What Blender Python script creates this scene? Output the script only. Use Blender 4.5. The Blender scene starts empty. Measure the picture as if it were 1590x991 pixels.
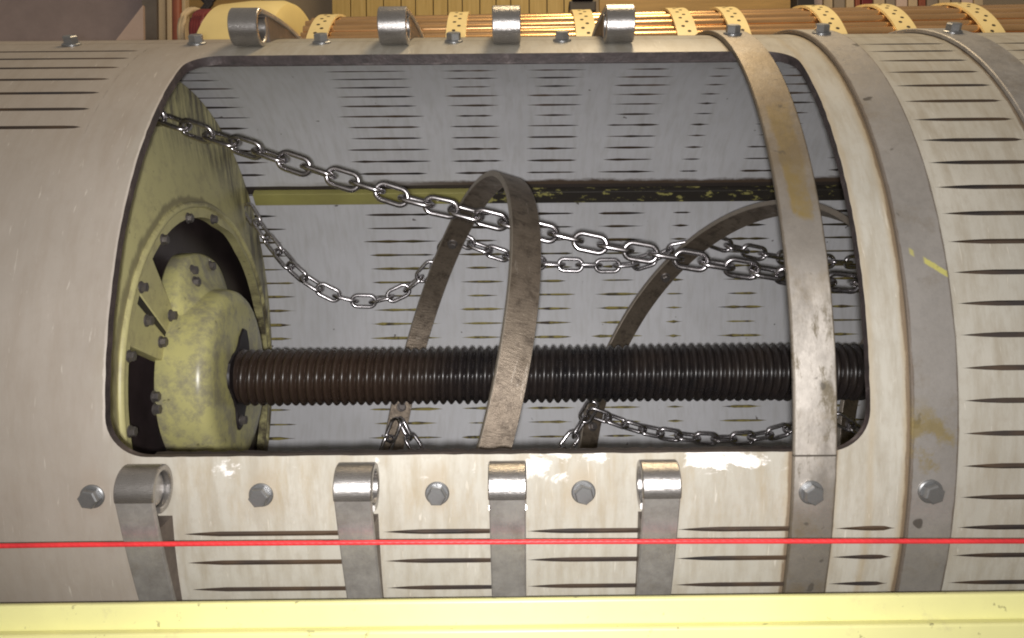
import bpy, bmesh, math, random
from mathutils import Vector, Matrix
random.seed(7)
C = bpy.context.scene.collection
PI = math.pi
R2D = math.radians

# ------------------------------------------------------------------ geometry constants
FPX, VX, CY, ROLL = 1271.44, 804.63, 495.5, 0.008792      # lens of the photograph in its own pixels
R = 0.6405            # outer radius of the drum
TH = 0.0135           # thickness of the plastic sheets
RI = R - TH
YA, ZA = -0.1121, 1.6405   # drum axis: height, distance in front of the lens
XL, XR = -1.0, 1.02        # ends of the drum


def cyl(x, r, deg):
    a = R2D(deg)
    return Vector((x, ZA - r * math.cos(a), YA + r * math.sin(a)))


def unproject(px, py, z):
    """a place seen in the photograph at (px, py), z metres away"""
    dx, dy = px - VX, py - CY
    c, s = math.cos(ROLL), math.sin(ROLL)
    u = dx * c - dy * s
    v = dx * s + dy * c
    return Vector((u * z / FPX, z, -v * z / FPX))


# ------------------------------------------------------------------ object helpers
def empty(name, label=None, cat=None, group=None, loc=(0, 0, 0)):
    o = bpy.data.objects.new(name, None)
    o.empty_display_size = 0.05
    o.location = loc
    C.objects.link(o)
    tag(o, label, cat, group)
    return o


def tag(o, label=None, cat=None, group=None, kind=None):
    if label: o['label'] = label
    if cat: o['category'] = cat
    if group: o['group'] = group
    if kind: o['kind'] = kind
    return o


class MB:
    """collects faces and links them as ONE mesh object"""
    def __init__(self):
        self.v, self.f, self.m, self.uv = [], [], [], []

    def face(self, pts, mat=0, uvs=None):
        i = len(self.v)
        self.v += [tuple(p) for p in pts]
        self.f.append(list(range(i, i + len(pts))))
        self.m.append(mat)
        self.uv.append(uvs if uvs else [(0, 0)] * len(pts))

    def grid(self, rows, mat=0, uvf=None, closed_u=False, closed_v=False):
        n, k = len(rows), len(rows[0])
        for i in range(n if closed_u else n - 1):
            for j in range(k if closed_v else k - 1):
                i2, j2 = (i + 1), (j + 1)
                a, b, c, d = rows[i][j], rows[i][j2 % k], rows[i2 % n][j2 % k], rows[i2 % n][j]
                uv = [uvf(i, j), uvf(i, j2), uvf(i2, j2), uvf(i2, j)] if uvf else None
                self.face([a, b, c, d], mat, uv)

    def box(self, lo, hi, mat=0, M=None):
        x0, y0, z0 = lo; x1, y1, z1 = hi
        p = [Vector(q) for q in ((x0, y0, z0), (x1, y0, z0), (x1, y1, z0), (x0, y1, z0),
                                 (x0, y0, z1), (x1, y0, z1), (x1, y1, z1), (x0, y1, z1))]
        if M: p = [M @ q for q in p]
        for q in ((0, 3, 2, 1), (4, 5, 6, 7), (0, 1, 5, 4), (1, 2, 6, 5), (2, 3, 7, 6), (3, 0, 4, 7)):
            self.face([p[i] for i in q], mat)

    def tube(self, pts, rad, n=10, mat=0, cap=True):
        rows = []
        for i, p in enumerate(pts):
            t = (pts[min(i + 1, len(pts) - 1)] - pts[max(i - 1, 0)]).normalized()
            up = Vector((0, 0, 1)) if abs(t.z) < 0.9 else Vector((1, 0, 0))
            s = t.cross(up).normalized(); w = s.cross(t)
            r = rad[i] if isinstance(rad, (list, tuple)) else rad
            rows.append([p + r * (math.cos(2 * PI * k / n) * s + math.sin(2 * PI * k / n) * w) for k in range(n)])
        self.grid(rows, mat, lambda i, j: (i * 0.05, j / n), closed_v=True)
        if cap:
            self.face(rows[0], mat); self.face(rows[-1][::-1], mat)

    def lathe(self, prof, n=64, mat=0, a0=0, a1=360, cx=None, axis_y=ZA, axis_z=YA):
        """revolve (x, r) about the line through (axis_y, axis_z) along X"""
        full = abs(a1 - a0) >= 360
        rows = []
        for k in range(n if full else n + 1):
            a = R2D(a0 + (a1 - a0) * k / n)
            rows.append([Vector((x, axis_y + r * math.cos(a), axis_z + r * math.sin(a))) for x, r in prof])
        self.grid(rows, mat, lambda i, j: (prof[min(j, len(prof) - 1)][0], i / n), closed_u=full)

    def build(self, name, mats, parent=None, smooth=30, merge=1e-5, bevel=0, bseg=2):
        me = bpy.data.meshes.new(name)
        me.from_pydata(self.v, [], self.f)
        mats = mats if isinstance(mats, (list, tuple)) else [mats]
        for m in mats: me.materials.append(m)
        lay = me.uv_layers.new(name='UVMap')
        k = 0
        for p, mi, uv in zip(me.polygons, self.m, self.uv):
            p.material_index = mi
            for q in uv:
                lay.data[k].uv = q; k += 1
        bm = bmesh.new(); bm.from_mesh(me)
        if merge: bmesh.ops.remove_doubles(bm, verts=bm.verts, dist=merge)
        bmesh.ops.recalc_face_normals(bm, faces=bm.faces)
        if len(mats) > 1:
            bmesh.ops.dissolve_degenerate(bm, dist=1e-6, edges=bm.edges)
            cut = [e for e in bm.edges if len(e.link_faces) > 2 or len({f.material_index for f in e.link_faces}) > 1]
            bmesh.ops.split_edges(bm, edges=cut)
            for f in bm.faces:
                rad = f.calc_center_median() - Vector((0, ZA, YA)); rad.x = 0
                if (f.material_index == 0 and f.normal.dot(rad) < 0) or (f.material_index == 1 and f.normal.dot(rad) > 0): f.normal_flip()
        bm.to_mesh(me); bm.free()
        if smooth:
            me.shade_smooth(); me.set_sharp_from_angle(angle=R2D(smooth))
        o = bpy.data.objects.new(name, me)
        C.objects.link(o)
        if parent:
            o.parent = parent
            o.matrix_parent_inverse = Matrix.Translation(-parent.location) if parent.type == 'EMPTY' and parent.parent is None else Matrix.Identity(4)
        if bevel:
            b = o.modifiers.new('bevel', 'BEVEL'); b.width = bevel; b.segments = bseg
            b.limit_method = 'ANGLE'; b.angle_limit = R2D(40); b.harden_normals = False
        return o


def dup(o, name=None, parent=None, M=None):
    c = o.copy(); C.objects.link(c)
    if name: c.name = name
    if parent:
        c.parent = parent
        c.matrix_parent_inverse = Matrix.Translation(-parent.location) if parent.type == 'EMPTY' else Matrix.Identity(4)
    if M is not None: c.matrix_basis = M
    return c


# ------------------------------------------------------------------ materials
class NT:
    def __init__(self, name):
        self.m = bpy.data.materials.new(name); self.m.use_nodes = True
        self.t = self.m.node_tree; self.b = self.t.nodes['Principled BSDF']
        self.uvn = None; self.on = None

    def n(self, typ, **kw):
        x = self.t.nodes.new(typ)
        for k, v in kw.items(): setattr(x, k, v)
        return x

    def link(self, a, b): self.t.links.new(a, b)

    def uv(self):
        if not self.uvn: self.uvn = self.n('ShaderNodeUVMap')
        return self.uvn.outputs[0]

    def obj(self):
        if not self.on: self.on = self.n('ShaderNodeTexCoord')
        return self.on.outputs['Object']

    def noise(self, scale, stretch=(1, 1, 1), detail=5, rough=0.6, src='obj', off=(0, 0, 0), dist=0.0):
        mp = self.n('ShaderNodeMapping'); mp.inputs['Scale'].default_value = stretch; mp.inputs['Location'].default_value = off
        self.link(self.uv() if src == 'uv' else self.obj(), mp.inputs[0])
        no = self.n('ShaderNodeTexNoise'); no.inputs['Scale'].default_value = scale
        no.inputs['Detail'].default_value = detail; no.inputs['Roughness'].default_value = rough
        no.inputs['Distortion'].default_value = dist
        self.link(mp.outputs[0], no.inputs['Vector'])
        return no.outputs['Fac']

    def ramp(self, src, *stops):
        r = self.n('ShaderNodeValToRGB'); e = r.color_ramp.elements
        while len(e) < len(stops): e.new(0.5)
        for el, (p, c) in zip(e, stops):
            el.position = p
            el.color = (c, c, c, 1) if isinstance(c, (int, float)) else (*c, 1)
        self.link(src, r.inputs[0])
        return r.outputs[0]

    def mix(self, fac, a, b, mode='MIX'):
        x = self.n('ShaderNodeMix', data_type='RGBA', blend_type=mode)
        for s, v in ((x.inputs[0], fac), (x.inputs[6], a), (x.inputs[7], b)):
            if isinstance(v, (int, float)): s.default_value = v
            elif isinstance(v, tuple): s.default_value = (*v, 1)
            else: self.link(v, s)
        return x.outputs[2]

    def math(self, op, a, b=0.0, c=None):
        x = self.n('ShaderNodeMath', operation=op)
        for s, v in zip(x.inputs, (a, b, c)):
            if v is None: continue
            if isinstance(v, (int, float)): s.default_value = v
            else: self.link(v, s)
        return x.outputs[0]

    def sep(self, src):
        s = self.n('ShaderNodeSeparateXYZ'); self.link(src, s.inputs[0]); return s.outputs

    def band(self, val, lo, hi, soft):
        """1 between lo and hi with soft ends"""
        a = self.n('ShaderNodeMapRange', interpolation_type='SMOOTHSTEP'); self.link(val, a.inputs[0])
        a.inputs[1].default_value = lo - soft; a.inputs[2].default_value = lo + soft
        b = self.n('ShaderNodeMapRange', interpolation_type='SMOOTHSTEP'); self.link(val, b.inputs[0])
        b.inputs[1].default_value = hi - soft; b.inputs[2].default_value = hi + soft
        b.inputs[3].default_value = 1; b.inputs[4].default_value = 0
        return self.math('MULTIPLY', a.outputs[0], b.outputs[0])

    def set(self, color=None, rough=None, metal=None, spec=None):
        for k, v in (('Base Color', color), ('Roughness', rough), ('Metallic', metal), ('Specular IOR Level', spec)):
            if v is None: continue
            s = self.b.inputs[k]
            if isinstance(v, tuple): s.default_value = (*v, 1)
            elif isinstance(v, (int, float)): s.default_value = v
            else: self.link(v, s)

    def bump(self, h, strength=0.3, dist=0.002):
        x = self.n('ShaderNodeBump'); x.inputs['Strength'].default_value = strength; x.inputs['Distance'].default_value = dist
        self.link(h, x.inputs['Height']); self.link(x.outputs[0], self.b.inputs['Normal'])


M = {}
# --- cream plastic sheet, outside face: u runs along the drum, v round it
t = NT('cream_plastic')
u, v, _ = t.sep(t.uv())
big = t.noise(5, src='uv', detail=4)
streak = t.noise(9, (6, 1, 1), 6, 0.65, 'uv')
fine = t.noise(70, (1, .6, 1), 6, .7, 'uv')
col = t.mix(t.ramp(big, (.3, 0), (.75, 1)), (.475, .45, .39), (.38, .36, .31))
col = t.mix(t.math('MULTIPLY', t.ramp(streak, (.44, 0), (.66, 1)), .65), col, (.31, .27, .205))
col = t.mix(t.math('MULTIPLY', t.ramp(fine, (.50, 0), (.76, 1)), .5), col, (.31, .27, .21))
# bright rubbed patches and brown dirt just below the lip of the hatch
lip = t.band(t.math('ADD', v, t.math('MULTIPLY', t.math('SUBTRACT', t.noise(24, (1.5, .6, 1), 7, .75, 'uv', (2, 7, 0)), .5), .05)), R * R2D(-7.4), R * R2D(-4.0), .004)
hot = t.math('ADD', t.band(u, .008, .062, .006), t.math('MULTIPLY', t.band(u, .205, .315, .01), t.band(t.math('ADD', v, t.math('MULTIPLY', t.math('SUBTRACT', t.noise(28, (1, 1, 1), 6, .75, 'uv', (9, 1, 0)), .5), .035)), R * R2D(-6.4), R * R2D(-4), .003)))
scn = t.math('ADD', t.noise(15, (1, 1.6, 1), 8, .72, 'uv', (3.2, 1.7, 0), .4), t.math('SUBTRACT', t.math('MULTIPLY', hot, .17), .09))
scuff = t.ramp(scn, (.50, 0), (.58, 1))
inx = t.band(u, -.42, .34, .02)
col = t.mix(t.math('MULTIPLY', t.math('MULTIPLY', lip, inx), t.math('MULTIPLY', scuff, .95)), col, (.92, .90, .88))
lipd = t.band(v, R * R2D(-13), R * R2D(-4.4), .03)
drip = t.ramp(t.noise(16, (2.6, .5, 1), 6, .7, 'uv', (1, 4, 0)), (.48, 0), (.7, 1))
col = t.mix(t.math('MULTIPLY', t.math('MULTIPLY', lipd, inx), t.math('MULTIPLY', drip, .65)), col, (.33, .265, .17))
# brown rim of dirt beside the straps on the right and along the hatch side
for a, b, k in ((.470, .482, .6), (.428, .434, .5), (.384, .390, .45), (.328, .336, .45)):
    wob = t.math('ADD', u, t.math('MULTIPLY', t.math('SUBTRACT', t.noise(11, (1, 1, 1), 4, .6, 'uv', (a * 9, 0, 0)), .5), .012))
    col = t.mix(t.math('MULTIPLY', t.band(wob, a, b, .006), k), col, (.34, .25, .13))
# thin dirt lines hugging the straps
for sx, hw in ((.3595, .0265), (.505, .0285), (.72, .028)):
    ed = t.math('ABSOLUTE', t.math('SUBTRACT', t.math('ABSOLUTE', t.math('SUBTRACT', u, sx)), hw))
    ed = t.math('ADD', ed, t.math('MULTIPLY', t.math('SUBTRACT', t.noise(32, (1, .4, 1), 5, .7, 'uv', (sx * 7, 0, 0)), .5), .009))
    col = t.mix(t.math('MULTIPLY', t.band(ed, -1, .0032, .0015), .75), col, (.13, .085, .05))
# brown halo round each bolt of the lower row
for bx in (-.525, -.318, -.1015, .078):
    du = t.math('MULTIPLY', t.math('ABSOLUTE', t.math('SUBTRACT', u, bx)), 1.6)
    dv = t.math('ABSOLUTE', t.math('SUBTRACT', v, R * R2D(-8.6)))
    dd = t.math('SQRT', t.math('ADD', t.math('MULTIPLY', du, du), t.math('MULTIPLY', dv, dv)))
    dd = t.math('ADD', dd, t.math('MULTIPLY', t.math('SUBTRACT', streak, .5), .05))
    col = t.mix(t.math('MULTIPLY', t.band(dd, -1, .026, .016), .55), col, (.33, .26, .17))
# pale frayed edge at the left side of the hatch
fray = t.math('ADD', u, t.math('MULTIPLY', t.math('SUBTRACT', t.noise(45, (1, 1, 1), 5, .7, 'uv'), .5), .007))
col = t.mix(t.math('MULTIPLY', t.math('MULTIPLY', t.band(fray, -.5085, -.50, .001), t.band(v, R * R2D(-2), R * R2D(52), .02)), .75), col, (.74, .69, .62))
# left-hand flank painted darker, pinkish grey, where the flash falls off
lft = t.band(t.math('ADD', u, t.math('MULTIPLY', t.math('SUBTRACT', big, .5), .2)), -1.6, -.47, .06)
col = t.mix(t.math('MULTIPLY', lft, .7), col, t.mix(t.ramp(t.noise(4, (1, .7, 1), 6, .65, 'uv', (6, 2, 0)), (.35, 0), (.65, 1)), (.35, .30, .26), (.27, .225, .19)))
scr = t.ramp(t.noise(7, (30, 3, 1), 3, .6, 'uv', (.3, .2, 0), .6), (.66, 0), (.72, 1))
col = t.mix(t.math('MULTIPLY', scr, .35), col, (.72, .68, .6))
t.set(col, t.ramp(fine, (.3, .34), (.7, .5)), 0, .45)
t.bump(t.mix(.4, fine, streak), .25, .0012)
M['cream'] = t.m

# --- the same sheet's worn inside face, colour lightened to offset flash falloff
t = NT('grey_plastic_inside')
u, v, _ = t.sep(t.uv())
big = t.noise(3.5, src='uv', detail=4)
streak = t.noise(14, (5, .8, 1), 6, .6, 'uv')
col = t.mix(t.ramp(big, (.3, 0), (.7, 1)), (.71, .71, .74), (.60, .60, .62))
col = t.mix(t.math('MULTIPLY', t.ramp(streak, (.45, 0), (.72, 1)), .5), col, (.50, .49, .475))
spk = t.ramp(t.noise(42, (1, 1, 1), 2, .5, 'uv'), (.735, 0), (.76, 1))
col = t.mix(t.math('MULTIPLY', spk, .8), col, (.08, .06, .05))
# grime washed out of the back seam; shade above the bar painted dark
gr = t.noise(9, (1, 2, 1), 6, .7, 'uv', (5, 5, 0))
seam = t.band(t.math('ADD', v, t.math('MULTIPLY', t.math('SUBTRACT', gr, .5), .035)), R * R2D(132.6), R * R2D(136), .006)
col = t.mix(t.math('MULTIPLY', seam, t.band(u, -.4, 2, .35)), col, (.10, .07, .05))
gap_shade = t.band(t.math('ADD', v, t.math('MULTIPLY', t.math('SUBTRACT', gr, .5), .006)), R * R2D(133.7), R * R2D(136), .0015)
col = t.mix(gap_shade, col, (.05, .04, .035))
t.set(col, .5, 0, .4)
t.bump(streak, .15, .001)
M['inside'] = t.m

# --- grime in slots and on cut edges
t = NT('slot_grime')
g = t.noise(40, (1, 1, 1), 4, .6)
g2 = t.noise(7, (1, 1, 1), 3, .6)
_, yy, zz = t.sep(t.obj())
low = t.band(zz, -2, .16, .14)
col = t.mix(t.math('MULTIPLY', t.ramp(g2, (.4, 0), (.6, 1)), .7), (.035, .028, .026), (.10, .06, .03))
back = t.band(yy, 1.75, 4, .1)
col = t.mix(t.math('MULTIPLY', t.math('MULTIPLY', low, back), t.ramp(g, (.36, 0), (.54, 1))), col, (.33, .275, .075))
t.set(col, .7)
M['grime'] = t.m
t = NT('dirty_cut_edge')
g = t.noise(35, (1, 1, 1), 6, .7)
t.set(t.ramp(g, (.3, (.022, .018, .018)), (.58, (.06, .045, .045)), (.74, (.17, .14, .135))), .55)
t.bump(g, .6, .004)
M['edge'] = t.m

# --- steels
def steel(name, c0, c1, metal, rough, stain=None, stretch=(8, 1, 1), bump=.3, stain_lim=(.5, .62), src='uv'):
    t = NT(name)
    br = t.noise(60, stretch, 6, .7, src)
    big = t.noise(9, (1, 1, 1), 6, .7, 'obj')
    col = t.mix(t.ramp(big, (.3, 0), (.7, 1)), c0, c1)
    col = t.mix(t.math('MULTIPLY', t.ramp(br, (.45, 0), (.75, 1)), .5), col, tuple(x * .45 for x in c0))
    if stain:
        st = t.ramp(t.noise(14, (1, 1, 1), 6, .72, 'obj', (3, 1, 2)), (stain_lim[0], 0), (stain_lim[1], 1))
        col = t.mix(t.math('MULTIPLY', st, .75), col, stain)
    t.set(col, t.ramp(br, (.3, rough - .08), (.7, rough + .12)), metal)
    t.bump(br, bump, .0012)
    return t
t = steel('strap_steel', (.46, .44, .42), (.34, .325, .31), .55, .42, (.23, .195, .15), (1, 1, 1), .5, (.54, .74))
basec = t.b.inputs['Base Color'].links[0].from_socket
m1 = t.ramp(t.noise(26, (1, 1, 1), 8, .8, 'obj', (4, 2, 9)), (.42, 0), (.64, 1))
m2 = t.ramp(t.noise(20, (3, .8, 1), 8, .8, 'uv', (1, 2, 0)), (.60, 0), (.70, 1))
c = t.mix(t.math('MULTIPLY', m1, .6), basec, (.20, .185, .175))
c = t.mix(t.math('MULTIPLY', m2, .55), c, (.52, .50, .48))
t.link(c, t.b.inputs['Base Color'])
M['strap'] = t.m
M['eye'] = steel('rubbed_bright_steel', (.50, .48, .465), (.34, .325, .315), .93, .27, None, (1, 14, 1), .25).m
M['gusset'] = steel('dark_gusset_steel', (.17, .135, .115), (.11, .088, .075), .4, .5, None, (1, 1, 1), .3, src='obj').m
M['pin'] = steel('pin_steel', (.50, .49, .49), (.38, .37, .37), .8, .3).m
M['bolt'] = steel('zinc_bolt', (.36, .365, .37), (.23, .23, .23), .8, .36, None, (1, 1, 1), .15, src='obj').m
M['chain'] = steel('chain_steel', (.64, .61, .63), (.42, .40, .41), 1.0, .24, None, (1, 1, 1), .12, src='obj').m
t = steel('hoop_steel', (.36, .295, .23), (.235, .19, .148), .75, .42, (.17, .135, .10), (1, 4, 1), .8, (.52, .66))
basec = t.b.inputs['Base Color'].links[0].from_socket
sc1 = t.ramp(t.noise(26, (3.2, .55, 1), 7, .8, 'uv', (3, 1, 0), .8), (.60, 0), (.68, 1))
sc2 = t.ramp(t.noise(30, (1, 1, 1), 6, .75, 'uv', (8, 2, 0)), (.36, 1), (.50, 0))
c = t.mix(t.math('MULTIPLY', sc2, .7), basec, (.09, .07, .055))
c = t.mix(t.math('MULTIPLY', sc1, .7), c, (.62, .55, .47))
uu, _, _ = t.sep(t.uv())
c = t.mix(t.math('MULTIPLY', t.band(t.math('ABSOLUTE', uu), .0243, .04, .0006), .7), c, (.50, .44, .37))
t.link(c, t.b.inputs['Base Color'])
M['hoop'] = t.m

# long strap over the hatch: tan residue on its upper part, pale smears lower down
t = steel('stained_strap_steel', (.345, .315, .28), (.24, .215, .188), .55, .42, (.24, .19, .125), (1, 1, 1), .35, (.5, .66))
u, v, _ = t.sep(t.uv())
basec = t.b.inputs['Base Color'].links[0].from_socket
wob = t.noise(22, (1, .5, 1), 6, .7, 'uv', (2, 0, 0))
vv = t.math('ADD', v, t.math('MULTIPLY', t.math('SUBTRACT', wob, .5), .05))
uu = t.math('ADD', u, t.math('MULTIPLY', t.math('SUBTRACT', wob, .5), .03))
res = t.math('MULTIPLY', t.band(vv, R * R2D(21.5), R * R2D(39), .006), t.band(uu, -.013, .017, .003))
res = t.math('MULTIPLY', res, t.ramp(t.noise(30, (1, .6, 1), 6, .75, 'uv', (5, 0, 0)), (.30, .35), (.55, 1)))
c = t.mix(t.math('MULTIPLY', res, .9), basec, (.28, .205, .075))
dk = t.math('MULTIPLY', t.band(vv, R * R2D(26), R * R2D(56), .06), t.ramp(t.noise(14, (1, 1, 1), 6, .7, 'uv'), (.30, .2), (.54, 1)))
c = t.mix(t.math('MULTIPLY', dk, .75), c, (.20, .155, .10))
flk = t.math('MULTIPLY', t.band(vv, R * R2D(-9), R * R2D(12), .03), t.ramp(t.noise(34, (1, .35, 1), 7, .75, 'uv', (4, 4, 0)), (.53, 0), (.62, 1)))
pale = t.math('MULTIPLY', t.band(vv, R * R2D(-8), R * R2D(14), .05), t.ramp(t.noise(17, (1, .4, 1), 7, .7, 'uv', (8, 1, 0)), (.36, 0), (.56, 1)))
c = t.mix(t.math('MULTIPLY', pale, .75), c, (.72, .67, .61))
c = t.mix(t.math('MULTIPLY', flk, .85), c, (.17, .14, .09))
au = t.math('ABSOLUTE', u)
c = t.mix(t.math('MULTIPLY', t.band(t.math('ADD', au, t.math('MULTIPLY', t.math('SUBTRACT', t.noise(40, (1, .5, 1), 5, .7, 'uv'), .5), .006)), .0243, .04, .0012), .65), c, (.13, .10, .065))
c = t.mix(t.band(v, R * R2D(-5.15), R * R2D(-4.95), .0006), c, (.10, .085, .07))
sp = t.ramp(t.noise(45, (1, 1, 1), 2, .5, 'uv', (7, 2, 0)), (.68, 0), (.72, 1))
c = t.mix(t.math('MULTIPLY', sp, .6), c, (.09, .08, .07))
t.link(c, t.b.inputs['Base Color'])
M['strap_stained'] = t.m

# strap with yellow paint marks
t = steel('marked_strap_steel', (.43, .405, .38), (.32, .298, .275), .55, .42, (.25, .205, .15), (1, 1, 1), .3, (.55, .75))
u, v, _ = t.sep(t.uv())
basec = t.b.inputs['Base Color'].links[0].from_socket
ln = t.math('ADD', v, t.math('MULTIPLY', t.math('ADD', u, .006), .7))
ln = t.math('ADD', ln, t.math('MULTIPLY', t.math('SUBTRACT', t.noise(60, (1, 1, 1), 4, .7, 'uv'), .5), .006))
mk = t.math('MULTIPLY', t.band(ln, R * R2D(16.2), R * R2D(16.95), .0015), t.math('MAXIMUM', t.math('MULTIPLY', t.band(u, .000, .027, .002), .8), t.math('MULTIPLY', t.band(u, -.0165, -.0115, .0015), .6)))
c = t.mix(mk, basec, (.75, .70, .18))
sp = t.ramp(t.noise(30, (1, 1, 1), 2, .5, 'uv', (7, 2, 0)), (.70, 0), (.73, 1))
c = t.mix(t.math('MULTIPLY', sp, .75), c, (.07, .06, .05))
au = t.math('ABSOLUTE', u)
c = t.mix(t.math('MULTIPLY', t.band(t.math('ADD', au, t.math('MULTIPLY', t.math('SUBTRACT', t.noise(40, (1, .5, 1), 5, .7, 'uv'), .5), .006)), .0262, .04, .0012), .65), c, (.13, .09, .06))
tn = t.math('MULTIPLY', t.band(v, R * R2D(-8), R * R2D(0), .02), t.ramp(t.noise(16, (1, 1, 1), 6, .7, 'uv', (1, 9, 0)), (.5, 0), (.6, 1)))
c = t.mix(t.math('MULTIPLY', tn, .8), c, (.31, .24, .10))
t.link(c, t.b.inputs['Base Color'])
M['strap_marked'] = t.m

# --- yellow paint, dirty
def yellow(name, c0, c1, dirt, lim, rough=.42, amt=.75):
    t = NT(name)
    a = t.noise(6, (1, 1, 1), 6, .65); b = t.noise(22, (1, 1, 1), 7, .75); d = t.noise(60, (1, 1, 1), 4, .6)
    col = t.mix(t.ramp(a, (.3, 0), (.7, 1)), c0, c1)
    col = t.mix(t.math('MULTIPLY', t.ramp(b, (lim, 0), (lim + .16, 1)), amt), col, dirt)
    col = t.mix(t.math('MULTIPLY', t.ramp(d, (.66, 0), (.74, 1)), .7), col, (.09, .075, .05))
    t.set(col, rough); t.bump(b, .2, .0015)
    return t
t = yellow('olive_yellow_paint', (.66, .61, .29), (.56, .515, .25), (.33, .28, .17), .50, .42, .5)
basec = t.b.inputs['Base Color'].links[0].from_socket
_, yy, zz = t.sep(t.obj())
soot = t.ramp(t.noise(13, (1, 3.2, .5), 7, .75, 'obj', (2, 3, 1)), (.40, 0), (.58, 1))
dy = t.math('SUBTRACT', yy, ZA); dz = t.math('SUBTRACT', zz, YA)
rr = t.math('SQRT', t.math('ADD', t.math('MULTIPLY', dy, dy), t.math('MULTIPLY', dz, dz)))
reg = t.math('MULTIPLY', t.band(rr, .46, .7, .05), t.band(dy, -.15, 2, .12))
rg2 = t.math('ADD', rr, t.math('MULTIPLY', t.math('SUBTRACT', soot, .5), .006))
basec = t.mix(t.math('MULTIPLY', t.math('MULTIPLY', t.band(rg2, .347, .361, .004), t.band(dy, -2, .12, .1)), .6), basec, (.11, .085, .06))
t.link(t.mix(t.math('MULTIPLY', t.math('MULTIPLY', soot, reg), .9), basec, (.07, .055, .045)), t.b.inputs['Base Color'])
M['yellow'] = t.m
M['yellow_hub'] = yellow('hub_yellow_paint', (.62, .58, .235), (.50, .47, .225), (.27, .245, .195), .44, .3).m
M['yellow_beam'] = yellow('pale_yellow_paint', (.78, .755, .34), (.69, .665, .30), (.53, .49, .27), .60, .4).m
t = NT('chipped_yellow_bar')
x, _, _ = t.sep(t.obj())
ch = t.noise(26, (1, 2, 2), 6, .7)
sh = t.band(x, -.12, 3, .1)
k = t.math('SUBTRACT', ch, t.math('MULTIPLY', t.math('SUBTRACT', sh, .55), .36))
t.set(t.mix(t.ramp(k, (.40, 0), (.45, 1)), (.03, .025, .02), t.mix(t.ramp(t.noise(9), (.3, 0), (.7, 1)), (.40, .37, .12), (.29, .265, .09))), .6)
M['bar'] = t.m
def plain(name, c, rough=.5, metal=0, var=.25, scale=12, stretch=(1, 1, 1), bump=.1):
    t = NT(name); n = t.noise(scale, stretch, 5, .65)
    t.set(t.mix(t.ramp(n, (.3, 0), (.7, 1)), c, tuple(x * (1 - var) for x in c)), rough, metal)
    t.bump(n, bump, .001)
    return t.m
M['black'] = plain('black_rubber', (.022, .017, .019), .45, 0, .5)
t = NT('dark_ridged_rubber')
n1 = t.noise(9, (1, 1, 1), 5, .7); n2 = t.noise(120, (1, 1, 1), 4, .6)
x, _, _ = t.sep(t.obj())
warm = t.band(x, -.6, -.2, .15)
base = t.mix(t.ramp(n1, (.35, 0), (.7, 1)), (.016, .014, .015), (.034, .025, .021))
t.set(t.mix(t.math('MULTIPLY', warm, .75), base, (.05, .03, .02)), t.ramp(n1, (.3, .24), (.7, .36)), 0, .6)
t.bump(n2, .12, .0006)
M['shaft'] = t.m
t = NT('red_twisted_rope')
wv = t.n('ShaderNodeTexWave', wave_type='BANDS', bands_direction='DIAGONAL'); wv.inputs['Scale'].default_value = 70; wv.inputs['Distortion'].default_value = .6
t.link(t.obj(), wv.inputs['Vector'])
t.set(t.mix(t.ramp(t.noise(18, (1, 1, 1), 5, .7), (.4, 0), (.7, 1)), (.70, .035, .04), (.50, .025, .03)), .5)
t.bump(wv.outputs['Fac'], .2, .001)
M['red'] = t.m
M['recess'] = plain('dark_brown_recess', (.062, .044, .045), .4, 0, .6, 9)  # dark brown disc colour behind the end plate openings
M['copper'] = plain('copper_tube', (.82, .50, .24), .27, .85, .3, 14, (.3, 4, 4))
M['band'] = plain('cream_band', (.78, .64, .32), .45, 0, .15)
M['hole'] = plain('band_hole', (.03, .02, .015), .8)
M['flange'] = plain('pale_yellow_flange', (.80, .66, .30), .4, 0, .15, 4)
t = NT('pine_boards')
grain = t.noise(9, (9, 1, .6), 6, .6)
t.set(t.ramp(grain, (.3, (.46, .32, .10)), (.7, (.60, .44, .17))), .6)
M['wood'] = t.m
M['brown_board'] = plain('brown_board', (.42, .27, .10), .6, 0, .35, 8, (.5, 5, 5))
M['grey_sheet'] = plain('pinkish_grey_sheet', (.44, .35, .34), .7, 0, .2, 6)
M['pale_board'] = plain('pale_pink_board', (.74, .57, .49), .7, 0, .15, 5)
M['cream_post'] = plain('cream_post', (.66, .52, .34), .6, 0, .2, 6)
M['grey_post'] = plain('grey_brown_board', (.36, .30, .24), .7, 0, .25, 6)
M['red_brown'] = plain('red_brown_paint', (.34, .10, .055), .5, 0, .25)
M['dark_red'] = plain('dark_red_hose', (.20, .028, .03), .4, 0, .3)
M['dark'] = plain('dark_casing', (.03, .026, .028), .5)
M['concrete'] = plain('concrete', (.30, .28, .26), .85, 0, .3, 3)
M['wall'] = plain('plaster', (.42, .34, .24), .85, 0, .2, 2)

# ------------------------------------------------------------------ THE DRUM
drum = empty('rotary_drum', 'long slotted cream plastic drum with open hatch and yellow end plate inside', 'drum', loc=(0, ZA, YA))
PITCH = 3.59
XCOLS = [(XL, -.885, 0), (-.885, -.59, 1), (-.59, -.575, 0), (-.575, -.425, 0), (-.425, -.195, 1), (-.195, -.176, 0), (-.176, -.018, 1),
         (-.018, .003, 0), (.003, .168, 1), (.168, .190, 0), (.190, .355, 1), (.355, .386, 0), (.386, .472, 1), (.472, .538, 0),
         (.538, .69, 1), (.69, .75, 0), (.75, .97, 1), (.97, XR, 0)]
HB, HT = -11.9, -11.9 + 21 * PITCH      # hatch block


def ring_uv(x, d): return (x, R2D(d) * R)


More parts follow.
